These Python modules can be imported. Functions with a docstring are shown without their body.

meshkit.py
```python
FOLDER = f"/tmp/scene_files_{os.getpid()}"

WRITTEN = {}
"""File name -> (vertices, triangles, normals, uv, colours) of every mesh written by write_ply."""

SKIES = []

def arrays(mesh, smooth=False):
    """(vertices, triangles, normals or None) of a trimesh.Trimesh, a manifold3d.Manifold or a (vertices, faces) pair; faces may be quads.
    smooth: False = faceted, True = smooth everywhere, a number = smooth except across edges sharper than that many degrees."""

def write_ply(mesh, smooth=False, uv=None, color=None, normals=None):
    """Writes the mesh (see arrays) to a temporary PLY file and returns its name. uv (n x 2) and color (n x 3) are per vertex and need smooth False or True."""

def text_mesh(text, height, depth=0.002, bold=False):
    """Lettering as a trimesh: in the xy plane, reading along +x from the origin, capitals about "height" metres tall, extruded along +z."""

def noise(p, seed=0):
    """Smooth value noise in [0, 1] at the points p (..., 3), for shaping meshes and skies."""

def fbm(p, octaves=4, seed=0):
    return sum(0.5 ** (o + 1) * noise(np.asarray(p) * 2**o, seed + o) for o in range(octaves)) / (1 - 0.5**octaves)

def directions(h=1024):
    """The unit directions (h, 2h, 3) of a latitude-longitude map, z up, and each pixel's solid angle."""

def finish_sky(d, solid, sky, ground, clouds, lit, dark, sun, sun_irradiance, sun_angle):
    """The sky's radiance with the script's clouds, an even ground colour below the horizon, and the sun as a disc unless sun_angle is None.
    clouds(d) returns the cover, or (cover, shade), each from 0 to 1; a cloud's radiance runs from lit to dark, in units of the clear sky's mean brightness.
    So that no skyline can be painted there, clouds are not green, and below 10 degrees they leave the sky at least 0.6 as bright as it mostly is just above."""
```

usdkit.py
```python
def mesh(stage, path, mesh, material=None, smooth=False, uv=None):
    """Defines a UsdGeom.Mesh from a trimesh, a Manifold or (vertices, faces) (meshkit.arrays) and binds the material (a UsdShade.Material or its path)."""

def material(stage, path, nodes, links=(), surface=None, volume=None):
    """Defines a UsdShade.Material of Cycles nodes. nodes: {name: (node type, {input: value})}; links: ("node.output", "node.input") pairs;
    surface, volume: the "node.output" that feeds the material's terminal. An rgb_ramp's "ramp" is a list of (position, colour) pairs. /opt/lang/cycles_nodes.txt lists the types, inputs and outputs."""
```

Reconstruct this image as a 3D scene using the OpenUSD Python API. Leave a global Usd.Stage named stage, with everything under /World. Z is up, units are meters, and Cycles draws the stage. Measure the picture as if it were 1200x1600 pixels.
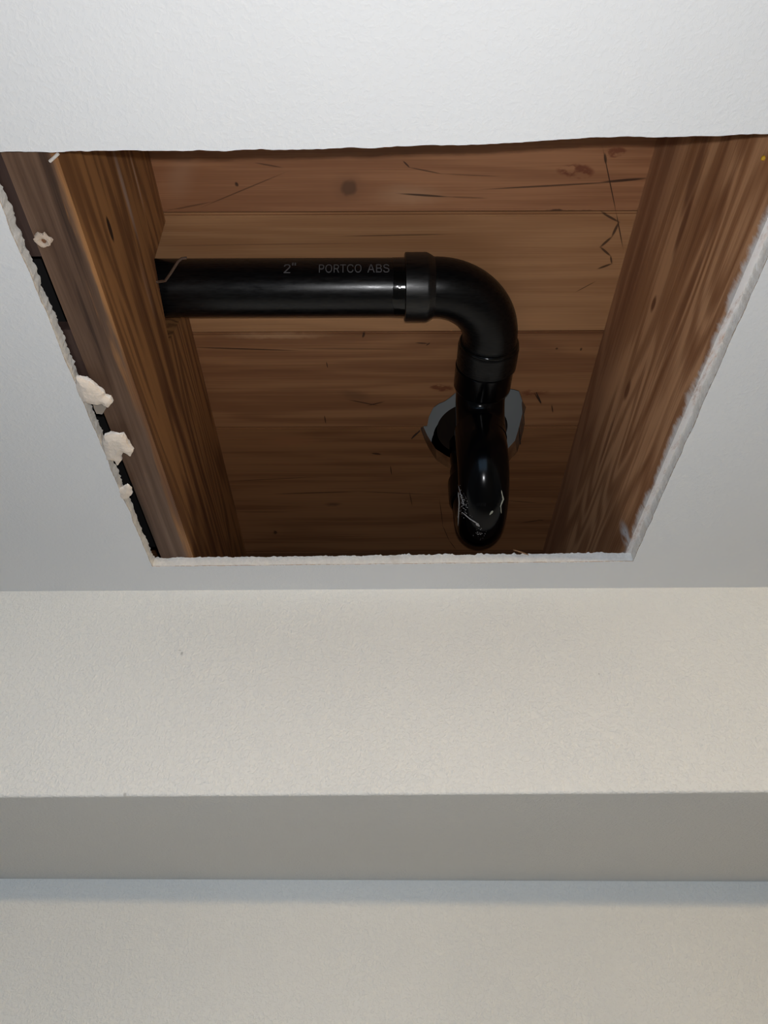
import math, random, numpy as np, trimesh, usdkit, meshkit
import shapely
from shapely.geometry import Polygon, LineString, box as sbox
from shapely import affinity
from pxr import Usd, UsdGeom, UsdLux, UsdShade, Gf, Sdf

random.seed(3)
rng = np.random.default_rng(3)
stage = Usd.Stage.CreateInMemory()
UsdGeom.SetStageUpAxis(stage, 'Z'); UsdGeom.SetStageMetersPerUnit(stage, 1.0)
W = UsdGeom.Xform.Define(stage, '/World')

# ------------------------------------------------------------------ camera
CZ = 1.9                                    # a phone held up under a 2.4 m ceiling
FPX, PITCH, ROLL, YAW = 1109.0, 0.709, -0.008, 0.0047
_F = np.array([math.sin(YAW) * math.cos(PITCH), math.cos(YAW) * math.cos(PITCH), math.sin(PITCH)])
_R = np.array([math.cos(YAW), -math.sin(YAW), 0.0])
_U = np.cross(_R, _F)
AX = (math.cos(ROLL) * _R + math.sin(ROLL) * _U, -math.sin(ROLL) * _R + math.cos(ROLL) * _U, _F)
EYE = np.array([0, 0, CZ])
cam = UsdGeom.Camera.Define(stage, '/World/camera')
cam.CreateHorizontalApertureAttr(36.0); cam.CreateVerticalApertureAttr(48.0)
cam.CreateFocalLengthAttr(36.0 * FPX / 1200.0)
cam.CreateClippingRangeAttr(Gf.Vec2f(0.02, 100.0))
M4 = Gf.Matrix4d(*[float(x) for row in (list(AX[0]) + [0], list(AX[1]) + [0], list(-AX[2]) + [0], list(EYE) + [1]) for x in row])
cam.AddTransformOp().Set(M4)
EXPOSURE = 0.0
cam.CreateExposureAttr(EXPOSURE)

# ------------------------------------------------------------------ lights
# the phone's LED, a small bright dot beside the lens
flash = UsdLux.SphereLight.Define(stage, '/World/phone_flash')
fp = EYE + AX[1] * 0.021 + AX[0] * 0.004
MF = Gf.Matrix4d(M4); MF.SetTranslateOnly(Gf.Vec3d(*[float(x) for x in fp]))
flash.AddTransformOp().Set(MF)
flash.CreateRadiusAttr(0.005)
flash.CreateIntensityAttr(8050.0)
flash.CreateColorAttr(Gf.Vec3f(0.975, 0.98, 1.0))
# cool fill light added at the rear wall to lift the room
WX, WZ = -0.7, 1.2
fill_light = UsdLux.RectLight.Define(stage, '/World/added_fill_light')
fill_light.CreateWidthAttr(2.6); fill_light.CreateHeightAttr(1.7)
fill_light.AddTransformOp().Set(Gf.Matrix4d(1, 0, 0, 0, 0, 0, 1, 0, 0, -1, 0, 0, WX, -3.19, WZ, 1))
FILL_GLOW = 2.05
fill_light.CreateIntensityAttr(FILL_GLOW)
fill_light.CreateColorAttr(Gf.Vec3f(0.42, 0.68, 1.0))
LAMP_GLOW = 375.0                            # warm ceiling lamp behind the camera (its dome is built further down)
LAMP_COLOR = (1.0, 0.73, 0.385)

# ------------------------------------------------------------------ measured planes (heights above the eye)
ZC, TH = CZ + 0.4965, 0.0129
ZJ, ZS = ZC + TH, CZ + 0.7133               # joist bottoms, subfloor underside
XLO, XLI, XRJ, TILT, XRD, XLD = -0.262, -0.2237, 0.2663, 0.0228, 0.295, -0.2702
YW, ZB = 0.7248, CZ + 0.2484                # face and underside of the dropped soffit
def ray(u, v): return (u - 600) / FPX * AX[0] + (800 - v) / FPX * AX[1] + AX[2]
def on_z(u, v, z): d = ray(u, v); return EYE + d * (z - CZ) / d[2]
def on_x(u, v, x): d = ray(u, v); return EYE + d * x / d[0]
def on_y(u, v, y): d = ray(u, v); return EYE + d * y / d[1]

# ------------------------------------------------------------------ helpers
names = set()
def numbered(parent, name):
    p, n = f'{parent}/{name}', 0
    while p in names:
        n += 1; p = f'{parent}/{name}_{n:03d}'
    names.add(p); return p
def path_of(o): return str(o.GetPath()) if o is not None else '/World'
def tag(o, label=None, cat=None, group=None, kind=None):
    p = o.GetPrim() if hasattr(o, 'GetPrim') else o
    for k, v in (('label', label), ('category', cat), ('group', group), ('kind', kind)):
        if v: p.SetCustomDataByKey(k, v)
    return o
def obj(name, mesh, mat, parent=None, smooth=35, **kw):
    if isinstance(mesh, (list,)): mesh = trimesh.util.concatenate(mesh)
    m = usdkit.mesh(stage, numbered(path_of(parent), name), mesh, mat, smooth=smooth)
    if kw: tag(m, **kw)
    return m
def thing(name, loc=(0, 0, 0), **kw):
    x = UsdGeom.Xform.Define(stage, numbered('/World', name))
    if kw: tag(x, **kw)
    return x
def box(x0, x1, y0, y1, z0, z1):
    b = trimesh.creation.box([x1 - x0, y1 - y0, z1 - z0]); b.apply_translation([(x0 + x1) / 2, (y0 + y1) / 2, (z0 + z1) / 2]); return b
def prism_xy(poly, z0, z1):
    out = []
    for g in getattr(poly, 'geoms', [poly]):
        if g.area < 1e-8: continue
        m = trimesh.creation.extrude_polygon(g, z1 - z0, engine='earcut'); m.apply_translation([0, 0, z0]); out.append(m)
    return trimesh.util.concatenate(out)
def sweep(pts, rad, sides=56, caps=True):
    """A round tube along a smooth path, with its own radius at each point."""
    p = np.asarray(pts, float); r = np.broadcast_to(rad, (len(p),)).astype(float)
    t = np.zeros_like(p); t[1:-1] = p[2:] - p[:-2]; t[0] = p[1] - p[0]; t[-1] = p[-1] - p[-2]
    ln = np.linalg.norm(t, axis=1, keepdims=True); t = t / np.maximum(ln, 1e-12)
    for i in range(1, len(t)):
        if ln[i] < 1e-9: t[i] = t[i - 1]
    a = np.cross(t[0], [0.31, 0.2, 0.93]); a /= np.linalg.norm(a); A = []
    for i in range(len(p)):
        a = a - t[i] * (a @ t[i]); a /= np.linalg.norm(a); A.append(a)
    A = np.array(A); B = np.cross(t, A); ang = np.arange(sides) * 2 * math.pi / sides
    v = p[:, None] + r[:, None, None] * (np.cos(ang)[None, :, None] * A[:, None] + np.sin(ang)[None, :, None] * B[:, None])
    n = len(p); i, j = np.meshgrid(np.arange(n - 1), np.arange(sides), indexing='ij')
    q = np.stack([i * sides + j, i * sides + (j + 1) % sides, (i + 1) * sides + (j + 1) % sides, (i + 1) * sides + j], -1).reshape(-1, 4)
    f = [q[:, [0, 1, 2]], q[:, [0, 2, 3]]]; v = v.reshape(-1, 3)
    if caps:
        v = np.vstack([v, p[0], p[-1]]); k = np.arange(sides); c0, c1 = len(v) - 2, len(v) - 1; e = (n - 1) * sides
        f += [np.stack([np.full(sides, c0), (k + 1) % sides, k], 1), np.stack([np.full(sides, c1), e + k, e + (k + 1) % sides], 1)]
    m = trimesh.Trimesh(v, np.vstack(f), process=False)
    return m
def lathe_along(p0, d, prof, sides=56):
    """prof: (distance along d, radius) pairs."""
    d = np.asarray(d, float); d /= np.linalg.norm(d)
    eps = np.cumsum(np.full(len(prof), 1e-6))
    return sweep([np.asarray(p0) + d * (s + e) for (s, _), e in zip(prof, eps)], [r for _, r in prof], sides)
def arc(c, a, b, t0, t1, n=20):
    """Points c + cos*a + sin*b, angles in degrees."""
    t = np.radians(np.linspace(t0, t1, n)); return np.asarray(c) + np.cos(t)[:, None] * np.asarray(a) + np.sin(t)[:, None] * np.asarray(b)

# ------------------------------------------------------------------ materials
RED = (0.13, 0.028, 0.011)
class G:
    def __init__(s): s.n, s.l, s.k = {}, [], 0; s.P = s.add('geometry', {}) + '.position'
    def add(s, kind, ins, **links):
        s.k += 1; nm = f'n{s.k}'; s.n[nm] = (kind, ins)
        for a, b in links.items(): s.l.append((b, f'{nm}.{a}'))
        return nm
    def map(s, scale, loc=(0, 0, 0), vec=None): return s.add('mapping', {'scale': scale, 'location': loc}, vector=vec or s.P) + '.vector'
    def noise(s, vec, scale=1, detail=2, rough=0.5, dist=0): return s.add('noise_texture', {'scale': scale, 'detail': detail, 'roughness': rough, 'distortion': dist}, vector=vec) + '.fac'
    def math(s, op, a, b=None, c=None):
        ins, lk = {'math_type': op}, {}
        for nm, x in (('value1', a), ('value2', b), ('value3', c)):
            if x is None: continue
            if isinstance(x, str): lk[nm] = x
            else: ins[nm] = float(x)
        return s.add('math', ins, **lk) + '.value'
    def rng(s, v, a, b, c=0, d=1, smooth=True): return s.add('map_range', {'range_type': 'smoothstep' if smooth else 'linear', 'from_min': a, 'from_max': b, 'to_min': c, 'to_max': d, 'clamp': True}, value=v) + '.result'
    def mix(s, f, a, b):
        ins, lk = {'mix_type': 'mix'}, {}
        for nm, x in (('fac', f), ('color1', a), ('color2', b)):
            if isinstance(x, str): lk[nm] = x
            else: ins[nm] = x
        return s.add('mix', ins, **lk) + '.color'
    def ramp(s, f, stops): return s.add('rgb_ramp', {'ramp': stops}, fac=f) + '.color'
    def sep(s, v=None):
        n = s.add('separate_xyz', {}, vector=v or s.P); return n + '.x', n + '.y', n + '.z'
    def spot(s, c, r, angle=0.0, soft=0.5, vec=None):
        """Mask 1 inside an ellipsoid at c with radii r turned by angle about z."""
        v = s.add('vector_rotate', {'rotate_type': 'z_axis', 'center': tuple(map(float, c)), 'angle': -angle}, vector=vec or s.P) + '.vector'
        v = s.map(tuple(1 / x for x in r), tuple(-float(a) / x for a, x in zip(c, r)), v)
        d = s.add('vector_math', {'math_type': 'length'}, vector1=v) + '.value'
        return s.rng(d, 1.0, 1.0 - soft)
    def bump(s, h, strength, dist): return s.add('bump', {'strength': strength, 'distance': dist}, height=h) + '.normal'
    def done(s, name, color, rough, normal=None, **ins):
        lk = {}; ii = {**ins}
        for nm, x in (('base_color', color), ('roughness', rough), ('normal', normal)):
            if x is None: continue
            if isinstance(x, str): lk[nm] = x
            else: ii[nm] = x
        p = s.add('principled_bsdf', ii, **lk)
        return usdkit.material(stage, f'/World/Looks/{name}', s.n, s.l, surface=f'{p}.BSDF')

def paint(name, color, scale, strength, dist, tint=0.02, scuffs=()):
    g = G()
    big = g.noise(g.P, 3.0, 2)
    col = g.mix(g.rng(big, 0.3, 0.7), tuple(c * (1 - tint) for c in color), tuple(min(c * (1 + tint), 0.95) for c in color))
    for (c, r, k) in scuffs:
        col = g.mix(g.math('multiply', g.spot(c, r, 0, 0.8), k), col, (0.33, 0.31, 0.28))
    a = g.noise(g.P, scale, 3, 0.55, 0.4)
    b = g.noise(g.map((1, 1, 1), (3.1, 1.7, 0.4)), scale * 0.35, 2, 0.5)
    h = g.math('add', g.rng(a, 0.42, 0.68), g.math('multiply', b, 0.6))
    return g.done(name, col, 0.62, g.bump(h, strength, dist), specular_ior_level=0.3)
M_CEIL = paint('ceiling_paint', (0.80, 0.80, 0.795), 260, 0.17, 0.0010)
M_WALL2 = paint('blue_grey_wall_paint', (0.22, 0.25, 0.29), 240, 0.16, 0.0012)
M_WALL = paint('wall_paint', (0.80, 0.78, 0.735), 290, 0.52, 0.0010, scuffs=((on_y(284, 1021, YW), (0.0022, 0.02, 0.0035), 0.6), (on_y(281, 1016, YW), (0.003, 0.02, 0.0015), 0.4), (on_y(195, 1241, YW), (0.0025, 0.02, 0.0022), 0.6), (on_y(936, 1053, YW), (0.0008, 0.02, 0.0015), 0.7), (on_y(771, 1113, YW), (0.0008, 0.02, 0.0012), 0.6)))

def wood(name, along, light, dark, offs=(0, 0, 0), ring=9.0, spots=(), extra=None, rough=0.6, ringk=0.55, across=14.0, fine=75.0):
    """along: 0 for grain that runs with x, 1 with y. spots: (centre, radii, angle, colour, strength)."""
    g = G()
    sc = lambda a, b: tuple(a if k == along else b for k in range(3))
    low = g.noise(g.map(sc(1.3, across), offs), 1.0, 2, 0.5, 0.3)
    rings = g.math('sine', g.math('multiply', low, ring * 6.2832))
    streak = g.noise(g.map(sc(1.6, fine), offs), 1.0, 3, 0.55)
    fibre = g.noise(g.map(sc(9.0, 620.0), offs), 1.0, 2, 0.6)
    tone = g.noise(g.map(sc(2.0, 7.0), offs), 1.0, 2, 0.5)
    f = g.math('multiply_add', rings, 0.22 * ringk, 0.5)
    f = g.math('add', f, g.math('multiply', g.math('subtract', streak, 0.5), 0.9))
    f = g.math('add', f, g.math('multiply', g.math('subtract', fibre, 0.5), 0.55))
    f = g.math('add', f, g.math('multiply', g.math('subtract', tone, 0.5), 0.9))
    mid = tuple((a + b) / 2 for a, b in zip(light, dark))
    col = g.ramp(f, [(0.0, dark), (0.42, mid), (0.62, light), (1.0, tuple(min(1, c * 1.16) for c in light))])
    if spots:
        wob = g.add('noise_texture', {'scale': 90.0, 'detail': 2.0}, vector=g.P) + '.color'
        wv = g.add('vector_math', {'math_type': 'multiply_add', 'vector2': (0.006, 0.006, 0.006), 'vector3': (-0.003, -0.003, -0.003)}, vector1=wob) + '.vector'
        PW = g.add('vector_math', {'math_type': 'add'}, vector1=g.P, vector2=wv) + '.vector'
    for (c, r, ang, scol, st, *soft) in spots:
        m = g.spot(c, r, ang, soft[0] if soft else 0.5, PW if max(r) > 0.003 and min(r[:2]) > 0.0021 else None)
        if scol is RED:
            m = g.math('multiply', m, g.rng(g.noise(g.map((60, 130, 60)), 1.0, 3, 0.6), 0.40, 0.56))
        col = g.mix(g.math('multiply', m, st), col, scol)
    if extra: col = extra(g, col)
    h = g.math('add', g.math('multiply', fibre, 0.5), g.math('multiply', streak, 0.5))
    return g.done(name, col, rough, g.bump(h, 0.25, 0.0008), specular_ior_level=0.35)

def plastic(name, color, rough, wear=0.0, wearcol=(0.06, 0.06, 0.063), bump=0.0, spec=0.5):
    g = G(); col = color; ro = rough; nm = None
    if wear:
        a = g.noise(g.map((25, 90, 90)), 1.0, 4, 0.65, 1.2)
        b = g.noise(g.P, 14.0, 2)
        m = g.math('multiply', g.rng(a, 0.60, 0.72), g.rng(b, 0.42, 0.62))
        col = g.mix(g.math('multiply', m, wear), color, wearcol)
        c = g.noise(g.map((60, 300, 300), (4, 1, 2)), 1.0, 3, 0.6)
        ro = g.rng(c, 0.2, 0.8, rough - 0.08, rough + 0.12, False)
    if bump: nm = g.bump(g.noise(g.P, 260.0, 3, 0.6), bump, 0.0006)
    return g.done(name, col, ro, nm, specular_ior_level=spec)
M_PIPE = plastic('black_pipe_plastic', (0.0030, 0.0030, 0.0034), 0.27, 0.35, bump=0.05, spec=0.32)
M_FIT = plastic('black_fitting_plastic', (0.0030, 0.0030, 0.0033), 0.30, 0.2, bump=0.06, spec=0.22)
M_TRAP = plastic('glossy_trap_plastic', (0.0015, 0.0015, 0.0018), 0.17, 0.0, spec=0.17)
M_COLLAR = plastic('black_collar_plastic', (0.0035, 0.0035, 0.0038), 0.34, 0.2, bump=0.06, spec=0.5)
M_GLUE = plastic('solvent_cement', (0.003, 0.003, 0.003), 0.10, 0.0, bump=0.25, spec=0.35)
M_PRINT = plastic('faded_print', (0.085, 0.085, 0.09), 0.7)
M_DARK = plastic('dark_void_shade', (0.006, 0.005, 0.005), 0.9)
M_NAIL = plastic('dull_nail_steel', (0.085, 0.048, 0.03), 0.5)

def gypsum(name, base, paper):
    g = G(); x, y, z = g.sep()
    a = g.noise(g.P, 220.0, 4, 0.65); b = g.noise(g.P, 30.0, 3)
    col = g.mix(g.rng(a, 0.3, 0.7), tuple(c * 0.9 for c in base), base)
    col = g.mix(g.math('multiply', g.rng(b, 0.58, 0.78), 0.25), col, paper)
    zz = g.math('add', z, g.math('multiply', g.math('subtract', b, 0.5), 0.002))
    low = g.rng(zz, ZC + 0.0014, ZC + 0.0007)
    col = g.mix(g.math('multiply', low, 0.8), col, paper)
    return g.done(name, col, 0.85, g.bump(g.noise(g.P, 420.0, 4, 0.7), 0.8, 0.0012), specular_ior_level=0.2)
M_GYP = gypsum('gypsum_core', (0.90, 0.87, 0.82), (0.50, 0.38, 0.28))
M_CHUNK = gypsum('gypsum_chunk', (0.93, 0.88, 0.83), (0.80, 0.68, 0.56))

# ------------------------------------------------------------------ the setting: ceiling, soffit, walls, floor
RX, RY0 = 2.3, -3.2
bl, br = on_z(0, 1373, ZB), on_z(1200, 1377.5, ZB)          # where the soffit's underside meets the wall
def wall_y(x): return bl[1] + (br[1] - bl[1]) * (x - bl[0]) / (br[0] - bl[0])

near_px = [(-60, 243), (0, 239), (30, 237.5), (120, 236.5), (240, 237), (480, 233.5), (600, 230), (720, 226), (800, 223), (850, 219.5), (900, 216.5), (1000, 214.3), (1100, 213.5), (1150, 211.2), (1210, 210.2), (1300, 209), (1400, 208)]
near = [on_z(u, v, ZC)[:2] for u, v in near_px]
near = [p for p in near if XLD - 0.004 < p[0] < XRD]
near = [np.array([XLD, near[0][1]])] + near + [np.array([XRD, near[-1][1]])]
fl, fr = on_z(247, 885.5, ZC)[:2], on_z(985, 877.5, ZC)[:2]
corners = {'near': near, 'right': [np.array([XRD, near[-1][1]]), np.array([XRD, fr[1]])], 'far': [np.array([XRD, fr[1]]), np.array([XLD, fl[1]])], 'left': [np.array([XLD, fl[1]]), np.array([XLD, near[0][1]])]}
def resample(pts, step):
    ls = LineString(pts); n = max(2, int(ls.length / step)); return np.array([ls.interpolate(i / n, normalized=True).coords[0] for i in range(n)])
ring, side = [], []
for k in ('near', 'right', 'far', 'left'):
    q = resample(corners[k], 0.0016); ring.append(q); side += [k] * len(q)
ring = np.vstack(ring); side = np.array(side)
area = 0.5 * np.sum(ring[:, 0] * np.roll(ring[:, 1], -1) - np.roll(ring[:, 0], -1) * ring[:, 1])
tan = np.roll(ring, -1, 0) - np.roll(ring, 1, 0); tan /= np.linalg.norm(tan, axis=1, keepdims=True)
inn = np.stack([-tan[:, 1], tan[:, 0]], 1) * np.sign(area)   # towards the hole
P3 = np.c_[ring, np.zeros(len(ring))]
def nz(scale, seed, octs=4): return meshkit.fbm(P3 * scale + 7.3, octs, seed) - 0.5
amp = {'near': 0.0022, 'right': 0.0016, 'far': 0.0012, 'left': 0.0022}
A = np.array([amp[s] for s in side])
base_off = A * nz(60, 2) * 1.6
rows = []
edge0 = ring + inn * base_off[:, None]
topamp = np.array([{'near': 0.003, 'right': 0.002, 'far': 0.003, 'left': 0.0055}[s] for s in side])
topbias = np.array([{'near': 0.000, 'right': 0.0, 'far': 0.0, 'left': -0.0005}[s] for s in side])
topz = np.array([{'near': 0.0, 'right': 0.001, 'far': 0.0035, 'left': 0.001}[s] for s in side])
bevel = np.array([{'near': 0.0, 'right': 0.0005, 'far': 0.001, 'left': 0.003}[s] for s in side])
for i, t in enumerate((0.0, 0.12, 0.35, 0.6, 0.82, 1.0)):
    o = base_off + t * (topbias + topamp * np.clip(nz(110, 11) * 0.8 + nz(520, 12) * 0.6, -0.6, 0.6) * 1.3) + (0 if i == 0 else 1) * 0.0016 * nz(420, 20 + i, 3) - bevel * (1 - t) * 0.0
    if i == 0: o = base_off.copy()
    z = ZC + TH * t + (topz * np.clip(nz(260, 31) * 2.6, 0, 1) if t == 1.0 else 0)
    rows.append(np.c_[ring + inn * o[:, None], np.broadcast_to(z, (len(ring),))])
rows.append(np.c_[ring - inn * 0.012, np.full(len(ring), ZC + TH)])
n = len(ring); V = np.vstack(rows); fs = []
k = np.arange(n); k1 = (k + 1) % n
for i in range(len(rows) - 1):
    a, b, c, d = i * n + k, i * n + k1, (i + 1) * n + k1, (i + 1) * n + k
    fs += [np.stack([a, b, c], 1), np.stack([a, c, d], 1)]
edge_mesh = trimesh.Trimesh(V, np.vstack(fs), process=False)
if np.sign(area) > 0: edge_mesh.invert()
hole = Polygon(rows[0][:, :2]).buffer(0)
room_poly = Polygon([(-RX, RY0), (RX, RY0), (RX, YW + 0.05), (-RX, YW + 0.05)])
top_hole = Polygon(ring).buffer(0.011)
ceil_low = trimesh.creation.extrude_polygon(room_poly.difference(hole), 0.0004, engine='earcut'); ceil_low.apply_translation([0, 0, ZC])
ceil_body = prism_xy(room_poly.difference(top_hole), ZC + 0.0004, ZC + TH)
ceiling = thing('ceiling', kind='structure')
obj('ceiling_panel', [ceil_low, ceil_body], M_CEIL, ceiling, smooth=False)
obj('cut_edge', edge_mesh, M_GYP, ceiling, smooth=40, label='ragged chalky cut edge of the drywall around the hole')

soff = thing('wall_soffit', kind='structure')
def quadstrip(xs, fa, fb):
    v = np.array([fa(x) for x in xs] + [fb(x) for x in xs]); m = len(xs)
    return trimesh.Trimesh(v, np.vstack([[[i, i + 1, m + i + 1], [i, m + i + 1, m + i]] for i in range(m - 1)]), process=False)
er = 0.003                                   # rounded plaster corner of the soffit
prof = [(YW, ZC + TH), (YW, ZB + er)] + [(YW + er - er * math.cos(t), ZB + er - er * math.sin(t)) for t in np.linspace(0.2, math.pi / 2, 6)]
xs = np.linspace(-RX, RX, 60)
def soffit_point(x, i):
    y, z = prof[i]; w = 0.0009 * (meshkit.fbm(np.array([x * 9, 0.5, 0.2]), 3, 5) - 0.5); return (x, y + w, z + (w if i else 0))
sm = []
for i in range(len(prof) - 1): sm.append(quadstrip(xs, lambda x: soffit_point(x, i + 1), lambda x: soffit_point(x, i)))
sm.append(quadstrip(xs, lambda x: (x, wall_y(x) + 0.02, ZB), lambda x: soffit_point(x, len(prof) - 1)))
obj('soffit_face', sm, M_WALL, soff, smooth=50)
def wall_block(x0, x1, y0, y1, z0, z1): return box(x0, x1, y0, y1, z0, z1)
wb = trimesh.creation.extrude_polygon(Polygon([(-RX, wall_y(-RX)), (RX, wall_y(RX)), (RX, wall_y(RX) + 0.1), (-RX, wall_y(-RX) + 0.1)]), ZB + 0.05, engine='earcut')
obj('wall_front', wb, M_WALL, smooth=False, kind='structure')
obj('wall_left', box(-RX - 0.1, -RX, RY0, 1.6, 0, ZC + TH), M_WALL2, smooth=False, kind='structure')
obj('wall_right', box(RX, RX + 0.1, RY0, 1.6, 0, ZC + TH), M_WALL2, smooth=False, kind='structure')
obj('wall_rear', box(-RX - 0.1, RX + 0.1, RY0 - 0.1, RY0, 0, ZC + TH), M_WALL2, smooth=False, kind='structure')
M_FLOOR = paint('floor_carpet', (0.12, 0.13, 0.145), 300, 0.8, 0.003)
obj('floor', box(-RX - 0.1, RX + 0.1, RY0 - 0.1, 1.6, -0.05, 0), M_FLOOR, smooth=False, kind='structure')

# made-up window frame, added around the cool fill light
added_win = thing('added_window_1', kind='structure')
wx0, wx1, wz0, wz1 = WX - 1.3, WX + 1.3, WZ - 0.85, WZ + 0.85
for a_, b_, c_, d_ in ((wx0 - 0.06, wx0, wz0 - 0.06, wz1 + 0.06), (wx1, wx1 + 0.06, wz0 - 0.06, wz1 + 0.06), (wx0, wx1, wz0 - 0.06, wz0), (wx0, wx1, wz1, wz1 + 0.06), (WX - 0.02, WX + 0.02, wz0, wz1)):
    obj('added_frame', box(a_, b_, RY0, RY0 + 0.03, c_, d_), M_CEIL, added_win, smooth=False)
obj('added_sill', box(wx0 - 0.1, wx1 + 0.1, RY0, RY0 + 0.1, wz0 - 0.09, wz0 - 0.06), M_CEIL, added_win, smooth=False)

# the ceiling lamp behind the camera: base plate and a glowing opal dome
def glow(name, color, strength):
    return usdkit.material(stage, f'/World/Looks/{name}', {'e': ('emission', {'color': color, 'strength': strength})}, [], surface='e.emission')
lamp = thing('ceiling_light', label='round flush ceiling lamp with an opal glass dome', cat='ceiling light')
LX, LY = 1.1, -1.75
obj('base_plate', lathe_along((LX, LY, ZC), (0, 0, -1), [(0.0, 0.001), (0.0, 0.13), (0.012, 0.13), (0.014, 0.127), (0.014, 0.001)]), M_CEIL, lamp)
dome = [(0.014 + 0.07 * math.sin(t), 0.115 * math.cos(t) + 1e-4) for t in np.linspace(0, math.pi / 2, 14)]
obj('opal_dome', lathe_along((LX, LY, ZC), (0, 0, -1), [(0.014, 0.001)] + dome), glow('lamp_glow', LAMP_COLOR, LAMP_GLOW), lamp)

# ------------------------------------------------------------------ subfloor planks above the hole
Y0C, Y1C, XC = -0.35, 1.25, 0.75             # how far the joist bays go on
PT = 0.024
seams = [on_z(600, v, ZS)[1] for v in (332, 519.5, 668)] + [on_z(600, 862, ZS)[1]]
w0 = seams[1] - seams[0]
cuts = [seams[0] - w0 * i for i in (4, 3, 2, 1)] + seams + [seams[-1] + w0 * i for i in (1, 2)]
hole_px = [(760, 604), (735, 606), (715, 611), (704, 620.5), (695, 627), (686, 630.5), (677, 637), (670, 652), (667.5, 665), (657, 670), (663, 686), (669, 699), (682, 719.5), (700, 731), (711, 736), (735, 742), (760, 741), (780, 733), (796, 720), (808, 707), (814, 688), (820, 664), (819, 648), (822, 637), (817, 628), (811, 611), (803, 608.5)]
floor_hole = Polygon([on_z(u, v, ZS)[:2] for u, v in hole_px]).buffer(0)
hole_c = on_z(745, 672, ZS)
sub = thing('subfloor', kind='structure')
BR = (0.035, 0.014, 0.007)
def sp(u, v, lu, lv, ang=0.0, col=BR, st=0.8, soft=0.6, z=None):
    """A mark on the planks: centre in the plank plane, half lengths in metres along x and across."""
    c = on_z(u, v, ZS); return ((c[0], c[1], ZS), (lu, lv, 0.05), ang, col, st, soft)
def line_sp(u0, v0, u1, v1, wd=0.0012, col=BR, st=0.85):
    a, b = on_z(u0, v0, ZS), on_z(u1, v1, ZS); c = (a + b) / 2; d = b - a
    return ((c[0], c[1], ZS), (np.linalg.norm(d[:2]) / 2 * 1.3, wd * 1.1, 0.05), math.atan2(d[1], d[0]), col, st, 0.55)
tones = {4: ((0.36, 0.165, 0.078), (0.23, 0.092, 0.04)), 5: ((0.39, 0.20, 0.092), (0.29, 0.132, 0.056)), 6: ((0.32, 0.15, 0.066), (0.19, 0.076, 0.032)), 7: ((0.25, 0.112, 0.046), (0.145, 0.055, 0.021)), 8: ((0.22, 0.10, 0.043), (0.12, 0.048, 0.021))}  # far planks get darker wood, flash falloff put into their colour
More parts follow.
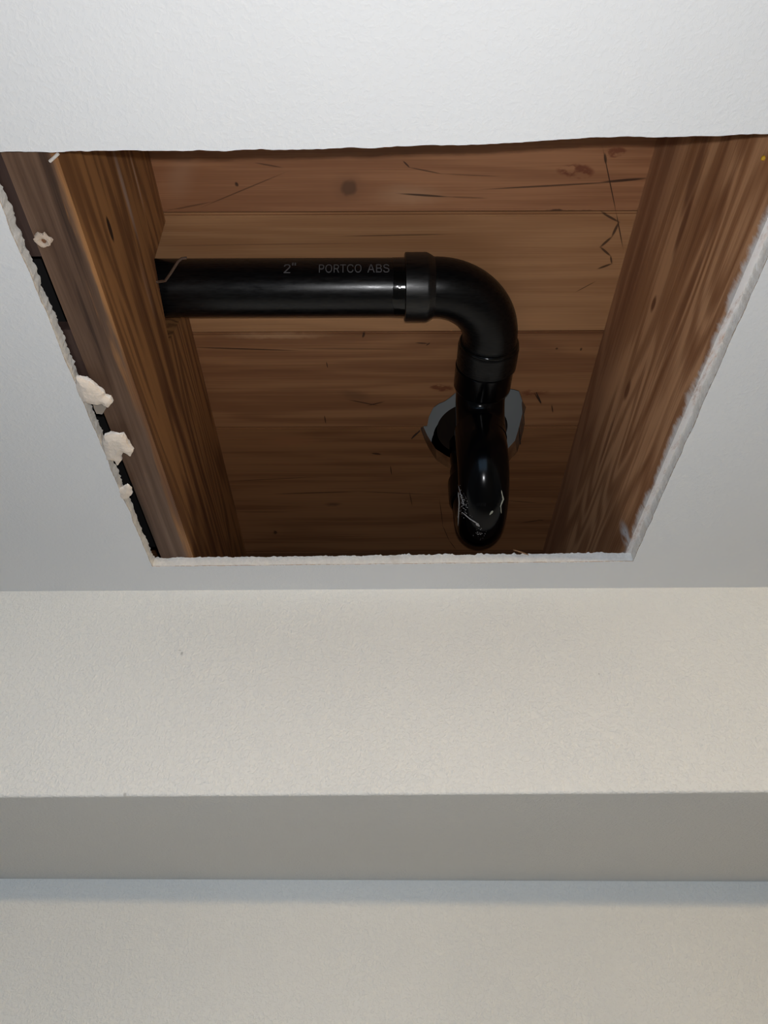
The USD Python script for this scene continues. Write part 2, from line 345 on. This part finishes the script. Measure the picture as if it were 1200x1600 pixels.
marks = {
 3: [sp(545, 293, 0.0105, 0.0095, 0, (0.04, 0.018, 0.010), 0.97, 0.55), sp(545, 293, 0.022, 0.02, 0, (0.2, 0.09, 0.045), 0.6, 0.9), sp(370, 289, 0.003, 0.003, 0, BR, 0.9),
     sp(900, 268, 0.022, 0.008, 0.1, RED, 0.8, 0.4), sp(962, 238, 0.012, 0.006, 0, RED, 0.7, 0.4), sp(640, 305, 0.05, 0.016, 0, (0.48, 0.29, 0.17), 0.45, 1.0), line_sp(625, 303, 700, 308, 0.0013), line_sp(700, 308, 760, 310, 0.0009, BR, 0.5),
     line_sp(760, 296, 960, 285, 0.0011, BR, 0.75), line_sp(940, 285, 1010, 279, 0.0016, BR, 0.9), line_sp(630, 252, 640, 262, 0.001), line_sp(640, 262, 690, 272, 0.0008, BR, 0.7), line_sp(690, 272, 780, 276, 0.0007, BR, 0.5), line_sp(943, 236, 963, 333, 0.0007, BR, 0.9), line_sp(945, 240, 947, 256, 0.0016), line_sp(260, 330, 330, 316, 0.001, BR, 0.5), line_sp(400, 255, 440, 262, 0.001, BR, 0.6), line_sp(320, 322, 440, 272, 0.0008, BR, 0.55), line_sp(840, 331, 955, 333, 0.0022, BR, 0.9), sp(282, 272, 0.02, 0.045, 0.5, (0.40, 0.23, 0.14), 0.35, 1.0)],
 4: [line_sp(963, 333, 973, 386, 0.0007, BR, 0.9), line_sp(940, 332, 967, 347, 0.0014), line_sp(967, 347, 956, 370, 0.0018), line_sp(956, 370, 938, 386, 0.0018), line_sp(938, 386, 954, 400, 0.0014), line_sp(954, 400, 956, 412, 0.0012), line_sp(956, 412, 934, 420, 0.0016), line_sp(540, 369, 700, 366, 0.0008, BR, 0.6), sp(985, 305, 0.005, 0.02, 0.2, RED, 0.6), line_sp(900, 456, 930, 440, 0.0008, BR, 0.6), line_sp(250, 384, 560, 380, 0.0009, (0.2, 0.09, 0.045), 0.6)],
 5: [line_sp(300, 543, 460, 548, 0.0012, BR, 0.8), line_sp(460, 545, 640, 546, 0.0009, BR, 0.5), sp(568, 524, 0.002, 0.005, 0.3, BR, 0.9), line_sp(650, 536, 668, 537, 0.0011), line_sp(666, 540, 672, 536, 0.0011), sp(430, 525, 0.09, 0.006, 0.0, (0.55, 0.33, 0.18), 0.5, 0.9),
     sp(555, 618, 0.028, 0.011, 0.25, (0.16, 0.075, 0.035), 0.6, 0.8), line_sp(545, 625, 590, 634, 0.001), line_sp(575, 634, 600, 628, 0.001), sp(690, 606, 0.02, 0.007, 0.1, RED, 0.75, 0.5), sp(835, 614, 0.024, 0.006, 0, RED, 0.6, 0.6), line_sp(835, 614, 846, 632, 0.0011), line_sp(507, 650, 509, 662, 0.001), line_sp(510, 566, 512, 575, 0.0008), sp(870, 545, 0.002, 0.002), sp(908, 546, 0.0018, 0.003), line_sp(862, 633, 864, 645, 0.001)],
 6: [sp(455, 690, 0.05, 0.014, 0, (0.3, 0.12, 0.05), 0.6, 0.9), line_sp(580, 708, 595, 710, 0.0022), line_sp(430, 772, 560, 768, 0.0014, BR, 0.7), line_sp(560, 768, 660, 772, 0.0012, BR, 0.6), line_sp(643, 685, 651, 676, 0.0009), line_sp(830, 666, 880, 664, 0.001, BR, 0.6), line_sp(840, 812, 850, 814, 0.001, BR, 0.5), line_sp(790, 782, 840, 786, 0.001, BR, 0.6), sp(520, 788, 0.02, 0.006, 0, (0.07, 0.03, 0.015), 0.6, 0.9), line_sp(610, 728, 612, 742, 0.0009), line_sp(640, 770, 644, 790, 0.001, BR, 0.7), line_sp(687, 782, 692, 822, 0.0007), line_sp(692, 822, 702, 845, 0.0007), line_sp(702, 845, 712, 858, 0.0007), line_sp(815, 817, 850, 812, 0.0012, BR, 0.7), line_sp(360, 800, 460, 800, 0.0012, BR, 0.5), sp(430, 832, 0.004, 0.006), line_sp(360, 752, 500, 745, 0.001, BR, 0.5)],
}
for i in range(len(cuts) - 1):
    y0, y1 = cuts[i] + 0.0006, cuts[i + 1] - 0.0006
    cf = 0.0019                              # eased lower edges; tongue and groove closes the joint above
    poly = sbox(-XC, y0, XC, y1)
    dz = [0, 0.0006, -0.0002, 0.0005, 0, 0.0004, 0.0001, 0.0005, 0, 0, 0][i]
    lo = prism_xy(sbox(-XC, y0 + cf, XC, y1 - (0.0034 if i == 3 else cf)).difference(floor_hole), ZS + dz, ZS + cf)
    hi = prism_xy(poly.difference(floor_hole), ZS + cf, ZS + PT)
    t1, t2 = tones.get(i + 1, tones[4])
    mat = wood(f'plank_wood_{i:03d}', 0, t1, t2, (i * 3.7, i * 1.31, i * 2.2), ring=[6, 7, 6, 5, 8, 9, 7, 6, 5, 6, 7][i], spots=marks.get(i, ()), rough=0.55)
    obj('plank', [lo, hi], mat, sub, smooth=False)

# ------------------------------------------------------------------ joists
def yz_prism(poly, x0, x1):
    m = trimesh.creation.extrude_polygon(poly, x1 - x0, engine='earcut')
    v = np.array(m.vertices); m.vertices = np.c_[v[:, 2] + x0, v[:, 0], v[:, 1]]; m.invert()
    if m.volume < 0: m.invert()
    return m
na, nb, nc_, nd = [on_x(u, v, XLI) for u, v in ((259, 345), (241, 405), (264, 533), (286, 494))]
notch = Polygon([(na[1] - 0.002, ZS + 0.02), (na[1], ZS), (nb[1], nb[2]), (nc_[1], nc_[2]), (nd[1] + 0.001, ZS), (nd[1] + 0.004, ZS + 0.02)])
print('notch', na, nb, nc_, nd)
def left_extra(g, col):
    x, y, z = g.sep()
    wob = g.noise(g.map((40, 6, 40)), 1.0, 3)
    h = g.math('add', z, g.math('multiply', g.math('subtract', wob, 0.5), 0.012))
    low = g.rng(h, ZJ + 0.006, ZJ + 0.0005)
    st = g.noise(g.map((95, 2.4, 95), (2, 0, 1)), 1.0, 4, 0.62, 0.3)
    grey = g.ramp(st, [(0.30, (0.040, 0.020, 0.012)), (0.43, (0.098, 0.053, 0.032)), (0.56, (0.138, 0.080, 0.050)), (0.75, (0.20, 0.125, 0.086))])
    edge = g.rng(g.math('add', x, g.math('multiply', g.math('subtract', g.noise(g.map((120, 9, 120)), 1.0, 4, 0.6), 0.5), 0.03)), XLI - 0.0005, XLI - 0.010)
    col = g.mix(g.math('multiply', low, edge), col, grey)
    # pale scuffs where plaster rubbed the side
    for (u, v, lz, ly, c_, s_) in ((195, 300, 0.006, 0.06, (0.5, 0.38, 0.31), 0.75), (213, 280, 0.003, 0.04, (0.5, 0.36, 0.28), 0.6), (230, 450, 0.007, 0.045, (0.46, 0.3, 0.22), 0.55)):
        c = on_x(u, v, XLI)
        a = g.spot((XLI, c[1], c[2]), (0.05, ly, lz), 0, 0.8)
        col = g.mix(g.math('multiply', g.math('multiply', a, g.rng(st, 0.3, 0.6)), s_), col, c_)
    c = on_x(172, 358, XLI)
    col = g.mix(g.spot((XLI, c[1], c[2]), (0.05, 0.013, 0.004), 0, 0.35), col, (0.03, 0.014, 0.008))
    return col
M_JL = wood('left_joist_wood', 1, (0.33, 0.152, 0.055), (0.11, 0.040, 0.016), (0.4, 0.9, 0.2), ring=10, extra=left_extra, across=18, ringk=1.0)
left = thing('floor_joist', label='grey-stained joist, notched for the black pipe, along the left side of the hole', cat='joist')
obj('beam', yz_prism(sbox(Y0C, ZJ, Y1C, ZS).difference(notch), XLO, XLI), M_JL, left, smooth=False)
RJT = 0.0385
def on_rj(u, v):
    p = on_x(u, v, XRJ)
    for _ in range(12): p = on_x(u, v, XRJ + TILT * (ZS - p[2]) / (ZS - ZJ))
    return p
def right_extra(g, col):
    x, y, z = g.sep()
    br_ = g.noise(g.map((200, 60, 14), (1, 2, 3)), 1.0, 4, 0.7)
    lo = g.noise(g.map((3, 9, 3)), 1.0, 2)
    h = g.math('subtract', g.math('subtract', z, g.math('multiply', br_, 0.026)), g.math('multiply', lo, 0.012))
    m = g.rng(h, ZJ - 0.010, ZJ - 0.020)
    col = g.mix(m, col, (0.74, 0.70, 0.67))
    c = on_rj(978, 838)
    sm = g.spot((c[0], c[1], c[2]), (0.05, 0.016, 0.026), 0, 0.8)
    col = g.mix(g.math('multiply', sm, g.rng(br_, 0.30, 0.5)), col, (0.62, 0.60, 0.60))
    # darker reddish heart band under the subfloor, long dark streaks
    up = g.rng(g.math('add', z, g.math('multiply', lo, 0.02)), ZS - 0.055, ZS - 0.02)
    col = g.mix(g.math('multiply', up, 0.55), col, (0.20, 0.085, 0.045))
    for (u, v, lz, ly, s_) in ((1085, 275, 0.008, 0.05, 0.8), (1068, 350, 0.006, 0.04, 0.8), (1021, 475, 0.005, 0.012, 0.9), (980, 610, 0.006, 0.018, 0.85), (948, 690, 0.004, 0.06, 0.6), (1110, 300, 0.004, 0.12, 0.4), (1090, 420, 0.005, 0.15, 0.45), (990, 430, 0.01, 0.1, 0.35)):
        c = on_rj(u, v)
        col = g.mix(g.math('multiply', g.spot((c[0], c[1], c[2]), (0.06, ly, lz), 0, 0.6), s_), col, (0.15, 0.055, 0.025))
    return col
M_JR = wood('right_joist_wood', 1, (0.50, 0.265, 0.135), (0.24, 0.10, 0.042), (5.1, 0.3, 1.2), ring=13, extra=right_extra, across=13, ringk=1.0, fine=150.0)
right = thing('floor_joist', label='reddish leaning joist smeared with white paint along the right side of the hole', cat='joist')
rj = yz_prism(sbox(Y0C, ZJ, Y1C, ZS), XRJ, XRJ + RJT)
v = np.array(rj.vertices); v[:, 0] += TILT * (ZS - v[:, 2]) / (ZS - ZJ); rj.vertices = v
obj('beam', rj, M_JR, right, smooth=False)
# black sheet added for the shade in the left bay and a dark board just beyond the left joist
obj('dark_gap_sheet', box(-XC + 0.04, XLO - 0.0005, Y0C, YW, ZJ + 0.055, ZJ + 0.056), M_DARK, smooth=False, label='black sheet added for the shade in the narrow gap left of the grey-stained joist', cat='paper')
g = G(); M_DBOARD = wood('dark_stained_board', 1, (0.07, 0.042, 0.034), (0.04, 0.022, 0.018), (2, 1, 0))
for (v0, v1), lb in (((243, 405), 'dark brown backing strip in the gap by the upper left corner of the hole'), ((520, 602), 'dark brown backing strip in the gap beside the upper plaster chunk')):
    pts = []
    ya, yb = on_z(40, v0, ZJ)[1], on_z(40, v1, ZJ)[1]
    m = box(XLD - 0.03, XLO - 0.0012, ya, yb, ZJ + 0.004, ZJ + 0.016)
    obj('backing_strip', m, M_DBOARD, smooth=False, label=lb, cat='wood strip')

# ------------------------------------------------------------------ drain pipe, elbow and trap: one glued run
PR = 0.03015
PY, PZ = 0.4221, CZ + 0.6804
drain = thing('drain_pipe', label='black plastic drain pipe with elbow and trap under the subfloor', cat='pipe')
hx0, hx1 = on_z(632, 449, PZ)[0], on_z(671, 449, PZ)[0]
pipe = obj('straight_pipe', sweep([(x, PY, PZ) for x in np.linspace(-0.55, hx0 + 0.02, 40)], PR, 96), M_PIPE, drain, smooth=40)
ANG0 = math.atan2(-(PZ - CZ), -PY)           # direction from the pipe's axis to the eye, in the yz plane
def on_pipe(u, ang, r): return np.array([on_z(u, 449, PZ)[0], PY + r * math.cos(ang), PZ + r * math.sin(ang)])
def lettering(text, u0, u1, vc, height):
    m = meshkit.text_mesh(text, height, 0.0005)
    m = m.subdivide_to_size(0.0022)
    b = m.bounds; xa, xb = on_pipe(u0, 0, 0)[0], on_pipe(u1, 0, 0)[0]
    s = (449 - vc) / 46.0
    v = np.array(m.vertices)
    X = xa + (v[:, 0] - b[0, 0]) / (b[1, 0] - b[0, 0]) * (xb - xa)
    # up in the photo is towards the near side of the pipe
    ang = ANG0 - math.asin(s) - (v[:, 1] - height / 2) / PR
    r = PR - 0.0003 + v[:, 2]
    m.vertices = np.c_[X, PY + r * np.cos(ang), PZ + r * np.sin(ang)]
    if m.volume < 0: m.invert()
    return m
for txt, u0, u1, vc, hh in (('2', 449, 459, 420, 0.0115), ('"', 461, 467, 417, 0.0115), ('PORTCO', 502, 566, 420, 0.0105), ('ABS', 575, 608, 420, 0.0105), ('Σ', 616, 625, 419, 0.010)):
    obj('lettering', lettering(txt, u0, u1, vc, hh), M_PRINT, pipe, smooth=False, label='faded grey printed lettering on the pipe')
# ragged glossy band of solvent cement next to the collar
gx = hx0 - 0.0125
ga = np.linspace(0, 2 * math.pi, 73)[:-1]; gv, gf = [], []
for j, a in enumerate(ga):
    rag = 0.0025 * (meshkit.fbm(np.array([math.cos(a) * 4, math.sin(a) * 4, 0.3]), 4, 9) - 0.5) * 2
    for x, r in ((gx + rag, PR - 0.0002), (gx + rag + 0.0006, PR + 0.0004), (hx0 + 0.002, PR + 0.0007)):
        gv.append((x, PY + r * math.cos(a), PZ + r * math.sin(a)))
for j in range(72):
    for r in range(2):
        a, b = j * 3 + r, ((j + 1) % 72) * 3 + r
        gf += [[a, b, b + 1], [a, b + 1, a + 1]]
gm = trimesh.Trimesh(gv, gf, process=False); gm.fix_normals()
obj('cement_band', gm, M_GLUE, pipe, smooth=60, label='glossy black ring of solvent cement beside the collar')

HR = 0.0357; BRD = 0.0312
xa = 0.121                                   # axis of the trap, from the tailpiece hole
RB = 0.066
ex = xa + 0.004 - RB
elb = obj('elbow', sweep(np.vstack([[(hx1 - 0.004, PY, PZ)], [(x, PY, PZ) for x in np.linspace(hx1, ex, 6)], arc((ex, PY + RB, PZ), (0, -RB, 0), (RB, 0, 0), 0, 90, 26)[1:], [(ex + RB, PY + RB + s, PZ) for s in (0.004, 0.010)]]), BRD, 72), M_FIT, drain, smooth=40)
def collar(p0, d, L, r=HR):
    return lathe_along(p0, d, [(0.0, PR - 0.001), (0.0, r - 0.0012), (0.0008, r), (L - 0.004, r), (L - 0.001, r - 0.0012), (L + 0.004, BRD + 0.0003), (L + 0.008, BRD - 0.001)], 80)
obj('collar', collar((hx0, PY, PZ), (1, 0, 0), hx1 - hx0), M_COLLAR, elb)
ex2, ey2 = ex + RB, PY + RB
LY2 = 0.030
obj('collar', collar((ex2, ey2 + 0.006 + LY2, PZ), (0, -1, 0), LY2, 0.0352), M_FIT, elb)
obj('shoulder_ridge', lathe_along((ex2, ey2 + 0.002, PZ), (0, 1, 0), [(0, 0.0300), (0.0008, 0.0325), (0.002, 0.0340), (0.0036, 0.0345), (0.005, 0.0340), (0.0056, 0.0300)], 80), M_GLUE, elb, smooth=80)
# trap: a socket, a quarter bend down, then a U back up through the subfloor
AZ = PZ + 0.003
ty0 = ey2 + 0.006 + LY2 + 0.003
RD = 0.043; TW = 0.001
dy = 0.598                                   # falling leg
RU = 0.056
UR = np.r_[np.full(4, 0.0308), np.linspace(0.0308, 0.0278, 44), np.full(4, 0.0278)]
uy, uz = dy + RU, CZ + 0.614                 # centre of the U
trap_top = obj('trap_elbow', sweep(np.vstack([[(xa + 0.003, y, AZ) for y in np.linspace(ty0 - 0.02, dy - RD, 6)], arc((xa + 0.002, dy - RD, AZ - RD), (0, 0, RD), (0, RD, 0), 0, 90, 22)[1:], [(xa + 0.0015, dy, AZ - RD - s) for s in np.linspace(0.002, 0.014, 3)]]), 0.0302, 72), M_TRAP, drain, smooth=40)
obj('collar', lathe_along((xa + 0.003, ty0, AZ), (0, 1, 0), [(0, PR - 0.001), (0, 0.0335), (0.001, 0.0346), (0.030, 0.0346), (0.033, 0.0335), (0.036, 0.0305), (0.038, 0.029)], 80), M_TRAP, trap_top)
obj('weld_bead', lathe_along((xa + 0.003, ty0 + 0.035, AZ), (0, 1, 0), [(0, 0.0295), (0.0006, 0.0316), (0.0016, 0.032), (0.0026, 0.0316), (0.0034, 0.0295)], 60), M_GLUE, trap_top)
ubend = obj('trap_bend', sweep(np.vstack([[(xa, dy, z) for z in np.linspace(AZ - RD + 0.002, uz + 0.003, 4)], arc((xa + TW, uy, uz), (-TW, -RU, 0), (0, 0, -RU), 0, 180, 44), [(xa + 2 * TW, uy + RU, z) for z in np.linspace(uz + 0.004, ZS - 0.03, 4)]]), UR, 80), M_TRAP, drain, smooth=40)
obj('collar', lathe_along((xa + 2 * TW, uy + RU, uz + 0.012), (0, 0, 1), [(0, 0.0300), (0.003, 0.0308), (0.005, 0.0318), (0.036, 0.0318), (0.038, 0.031), (0.038, 0.028)], 80), M_TRAP, ubend)
obj('tailpiece', sweep([(xa + 2 * TW, uy + RU, z) for z in np.linspace(uz + 0.03, ZS + 0.09, 6)], 0.0255, 64), M_TRAP, drain, smooth=40)
# row of raised moulding ticks and white plaster smears on the outside of the U
ub = trimesh.util.concatenate([sweep(np.vstack([[(xa, dy, z) for z in np.linspace(AZ - RD + 0.002, uz + 0.003, 4)], arc((xa + TW, uy, uz), (-TW, -RU, 0), (0, 0, -RU), 0, 180, 44), [(xa + 2 * TW, uy + RU, z) for z in np.linspace(uz + 0.004, ZS - 0.03, 4)]]), UR, 80)])
def hits(px):
    d = np.array([ray(u, v) for u, v in px]); o = np.repeat(EYE[None], len(px), 0)
    loc, ri, ti = ub.ray.intersects_location(o, d, multiple_hits=False)
    return {int(r): (l, ub.face_normals[t]) for l, r, t in zip(loc, ri, ti)}
def smear(px, w, lift=0.0003):
    """A flattened bead that follows the curved surface through the points px."""
    px = np.array(px, float); seg = np.concatenate([[0], np.cumsum(np.linalg.norm(np.diff(px, axis=0), axis=1))])
    t = np.linspace(0, seg[-1], max(4, int(seg[-1] / 2.5))); q = np.c_[np.interp(t, seg, px[:, 0]), np.interp(t, seg, px[:, 1])]
    hh = hits(q); P = [hh[i][0] + hh[i][1] * lift for i in sorted(hh)]
    if len(P) < 3: return None
    ws = np.interp(np.linspace(0, 1, len(P)), np.linspace(0, 1, len(np.atleast_1d(w))), np.atleast_1d(w)) if np.ndim(w) else np.full(len(P), w)
    ws = ws * (0.75 + 0.5 * rng.random(len(P))); ws[0] *= 0.4; ws[-1] *= 0.5
    return sweep(P, ws, 8)
M_DUST = plastic('plaster_dust', (0.30, 0.28, 0.26), 0.9)
M_DUST2 = plastic('dry_glue', (0.34, 0.32, 0.24), 0.8)
sm = [smear(p, w) for p, w in (([(716, 768), (718, 785), (717, 800), (716, 822)], [0.0003, 0.0008, 0.0006, 0.0003]), ([(722, 800), (735, 811), (745, 817)], [0.0004, 0.0007, 0.0009]), ([(744, 817), (749, 822)], [0.0016, 0.0016]), ([(716, 757), (720, 772), (726, 790)], [0.0002, 0.0003, 0.0003]))]
dust = []
for k in range(110):
    a = rng.random() ** 0.7; u = 716 + rng.random() * (6 + 14 * a); v = 764 + 42 * a + rng.normal() * 5
    dust.append((u + rng.normal() * 1.2, v))
for k in range(26): dust.append((748 + rng.normal() * 6, 833 + rng.normal() * 6))
hh = hits(dust)
for i, (l, nrm) in hh.items():
    s = trimesh.creation.icosphere(1, 0.00028 + 0.00035 * rng.random() ** 2); s.apply_translation(l); sm.append(s)
obj('plaster_dust', [m for m in sm if m is not None], M_DUST, ubend, smooth=False, label='white plaster dust and a smear on the trap', kind='stuff')
sm = [smear(p, w) for p, w in (([(783, 766), (786, 780), (782, 790), (783, 802)], [0.0005, 0.0009, 0.0007, 0.0004]), ([(765, 804), (770, 798)], [0.0013, 0.0015]))]
obj('glue_drip', [m for m in sm if m is not None], M_DUST2, ubend, smooth=False, label='pale dried drips on the side of the trap')
ticks = []
for k in range(7):
    s = smear([(746 + k * 2.1, 785), (746 + k * 2.1, 791)], 0.00035, 0.0001)
    if s is not None: ticks.append(s)
obj('moulding_mark', ticks, M_FIT, ubend, smooth=False)

# grey underside of the shower pan over the hole, with the drain's ring in it
PAN = ZS + PT + 0.004
pc = on_z(737, 668, PAN); prr = 0.0497
M_PAN = plastic('grey_pan_plastic', (0.25, 0.27, 0.275), 0.65, bump=0.1)
pan = thing('shower_pan', label='grey underside of the shower base showing through the jagged hole in the planks', cat='shower base')
pp = affinity.translate(sbox(-0.16, -0.16, 0.16, 0.16), hole_c[0], hole_c[1]).difference(shapely.unary_union([shapely.Point(pc[0] + dx_, pc[1] + dy_).buffer(prr, 48) for dx_, dy_ in ((0, 0), (-0.004, 0.012), (-0.006, 0.024))]))
obj('base_plate', prism_xy(pp, PAN - 0.004, PAN + 0.004), M_PAN, pan, smooth=False)
M_RING = plastic('dark_drain_body', (0.018, 0.013, 0.010), 0.28)
obj('drain_ring', lathe_along((pc[0], pc[1], PAN - 0.0035), (0, 0, 1), [(0.0, prr - 0.004), (0.0, prr - 0.0005), (0.03, prr - 0.0005), (0.045, prr + 0.004), (0.05, 0.03), (0.05, 0.026)], 72), M_RING, drain, label='dark brown drain ring inside the grey shower base')
obj('locknut', lathe_along((pc[0], pc[1], PAN + 0.008), (0, 0, 1), [(0.0, 0.026), (0.0, 0.038), (0.004, 0.040), (0.03, 0.040), (0.03, 0.026)], 12), M_RING, drain, smooth=20)

# ------------------------------------------------------------------ small things: nails, chunks of gypsum, splinters
def tube_thing(name, pts, r, mat, label, cat, sides=8):
    return obj(name, sweep(pts, r, sides), mat, label=label, cat=cat)
p0 = on_x(240, 440, XLI - 0.012); p1 = on_x(241, 440, XLI + 0.0004)
q0 = on_z(256, 440, PZ - 0.033); q1 = on_z(263, 432, PZ - 0.028); q2 = on_z(281, 405, PZ - 0.001); q3 = on_z(293, 402, PZ + 0.004)
nail_start = on_x(246, 440.5, XLI + 0.001)
bz = on_z(258, 439, PZ - 0.036)
bent = [nail_start - np.array([0.012, 0, 0]), nail_start, (nail_start + bz) / 2, bz, on_z(266, 428, PZ - 0.0355), on_z(278, 409, PZ - 0.032), on_z(284, 404, PZ - 0.030), on_z(292, 403, PZ - 0.029)]
tube_thing('bent_nail', bent, 0.0014, M_NAIL, 'bent rusty nail sticking out of the left joist across the pipe', 'nail')

def crumb(c, r, seed, squash=(1, 1, 1), rough=0.5, sub=4):
    s = trimesh.creation.icosphere(sub, 1.0); v = np.array(s.vertices)
    d = 1 + rough * (meshkit.fbm(v * 1.7 + seed, 3, seed) - 0.5) * 2 + 0.25 * (meshkit.fbm(v * 6 + seed, 3, seed + 4) - 0.5) * 2
    s.vertices = v * d[:, None] * np.array(r) * np.array(squash) + c; return s
def outline_chunk(px, z, thick, seed):
    """A torn flake of gypsum: its outline lies just under the joist, its faces are broken and uneven."""
    poly = Polygon([on_z(u, v, z)[:2] for u, v in px]).buffer(0.0012).buffer(-0.0004)
    m = trimesh.creation.extrude_polygon(poly, thick, engine='earcut').subdivide_to_size(0.0013)
    m.merge_vertices(); v = np.array(m.vertices); t = v[:, 2] / thick
    d = np.array([poly.exterior.distance(shapely.Point(a[:2])) for a in v]); fall = np.clip(d / 0.006, 0, 1) ** 0.5
    nn = (meshkit.fbm(np.c_[v[:, :2] * 180, t * 1.5] + seed, 4, seed) - 0.5)
    zc = thick * 0.55
    v[:, 2] = zc + (v[:, 2] - zc) * (0.3 + 0.7 * fall) * (1 + 1.1 * nn) + 0.0045 * nn
    v[:, :2] += 0.0016 * np.c_[meshkit.fbm(v * 300 + 2, 3, seed + 1) - 0.5, meshkit.fbm(v * 300 + 9, 3, seed + 2) - 0.5]
    v[:, 2] += z - thick * 0.5; m.vertices = v; return m
C1 = [(120, 590), (126, 590), (140, 595), (151, 604), (161, 612), (163, 618), (172, 622), (175, 628), (169, 634), (163, 631), (160, 627), (153, 630), (140, 628), (130, 624), (122, 608)]
C2 = [(164, 681), (170, 679), (180, 678), (192, 679), (197, 686), (202, 696), (208, 702), (203, 710), (198, 706), (192, 704), (188, 710), (189, 718), (184, 724), (179, 717), (168, 716), (165, 705), (162, 690)]
C3 = [(186, 765), (192, 762), (199, 757), (205, 763), (206, 770), (200, 777), (193, 778), (188, 774)]
for k, (px, th, lb) in enumerate(((C1, 0.010, 'upper torn white gypsum chunk hanging at the left drywall edge'), (C2, 0.010, 'lower torn pinkish gypsum chunk with a pointed tip at the left drywall edge'), (C3, 0.006, 'small gypsum crumb on the left drywall edge below the two larger chunks'))):
    obj('gypsum_chunk', outline_chunk(px, ZC + 0.002, th, 5 + k), M_CHUNK, smooth=18, label=lb, cat='gypsum chunk', group='torn gypsum chunks')
# flap of grey paper under the upper chunk
fpoly = Polygon([on_z(u, v, ZJ - 0.004)[:2] for u, v in ((145, 629), (160, 630), (168, 634), (163, 642), (160, 647), (151, 646), (147, 638))])
fm = prism_xy(fpoly, ZJ - 0.0045, ZJ - 0.0037)
M_PAPER = plastic('torn_grey_paper', (0.33, 0.29, 0.25), 0.9, bump=0.4)
obj('paper_flap', fm, M_PAPER, smooth=False, label='small torn flap of grey drywall paper below the upper gypsum chunk', cat='paper')
c = on_z(69, 376, ZJ - 0.002)
plug = trimesh.creation.torus(0.0040, 0.0022, 20, 10); v = np.array(plug.vertices)
v *= (1 + 0.9 * (meshkit.fbm(v * 300 + 3, 4, 8) - 0.5) * 2)[:, None]; plug.vertices = v + c
core = crumb(c + np.array([0, 0, 0.0012]), 0.0032, 17, (1, 1, 0.5), 0.4, 3)
sp_ = thing('screw_hole_plug', label='chalky ring of gypsum around a screw hole on the grey joist underside', cat='gypsum plug')
obj('gypsum_ring', plug, plastic('tan_gypsum_dust', (0.55, 0.43, 0.33), 0.9, bump=0.5), sp_, smooth=30)
obj('screw_head', core, plastic('rusty_screw', (0.20, 0.09, 0.04), 0.7), sp_, smooth=30)
a, b = on_z(78, 252, ZJ - 0.0016), on_z(91, 240, ZJ - 0.003)
tube_thing('paper_shred', [a, (a + b) / 2 + np.array([0, 0, -0.0006]), b], 0.0011, plastic('white_paper_shred', (0.7, 0.66, 0.62), 0.9), 'thin white paper shred at the upper left edge of the hole', 'paper shred')
# splinters round the plumbing hole
M_SPL = plastic('dark_splinter', (0.03, 0.015, 0.009), 0.8)
for (u0, v0, u1, v1, lb) in ((643, 686, 656, 673, 'dark splinter at the left rim of the plumbing hole'), (838, 613, 845, 629, 'dark splinter right of the plumbing hole'), (811, 668, 813, 694, 'dark splinter at the lower right rim of the plumbing hole')):
    a, b = on_z(u0, v0, ZS - 0.0012), on_z(u1, v1, ZS - 0.0008)
    tube_thing('wood_splinter', [a, (a + b) / 2, b], [0.0004, 0.0009, 0.0008], M_SPL, lb, 'splinter')
a, b, c = on_z(802, 859, ZJ - 0.001), on_z(815, 863, ZJ - 0.003), on_z(826, 867, ZJ - 0.004)
tube_thing('wood_splinter', [a, b, c], [0.0004, 0.0009, 0.0005], plastic('tan_splinter', (0.30, 0.16, 0.08), 0.8), 'tan splinter lying on the far drywall edge', 'splinter')
a, b = on_z(790, 833, ZS - 0.004), on_z(778, 826, ZS - 0.006)
c = on_rj(1194, 247)
sap = thing('sap_drop', label='tiny amber sap drop on the leaning joist at the right edge of the photo', cat='sap')
obj('bead', crumb(np.array(c) + np.array([-0.0006, 0, 0]), 0.0017, 3, (1, 1, 1), 0.15, 3), usdkit.material(stage, '/World/Looks/amber_sap', {'p': ('principled_bsdf', {'base_color': (0.62, 0.36, 0.03), 'roughness': 0.12})}, [], surface='p.BSDF'), sap, smooth=60)
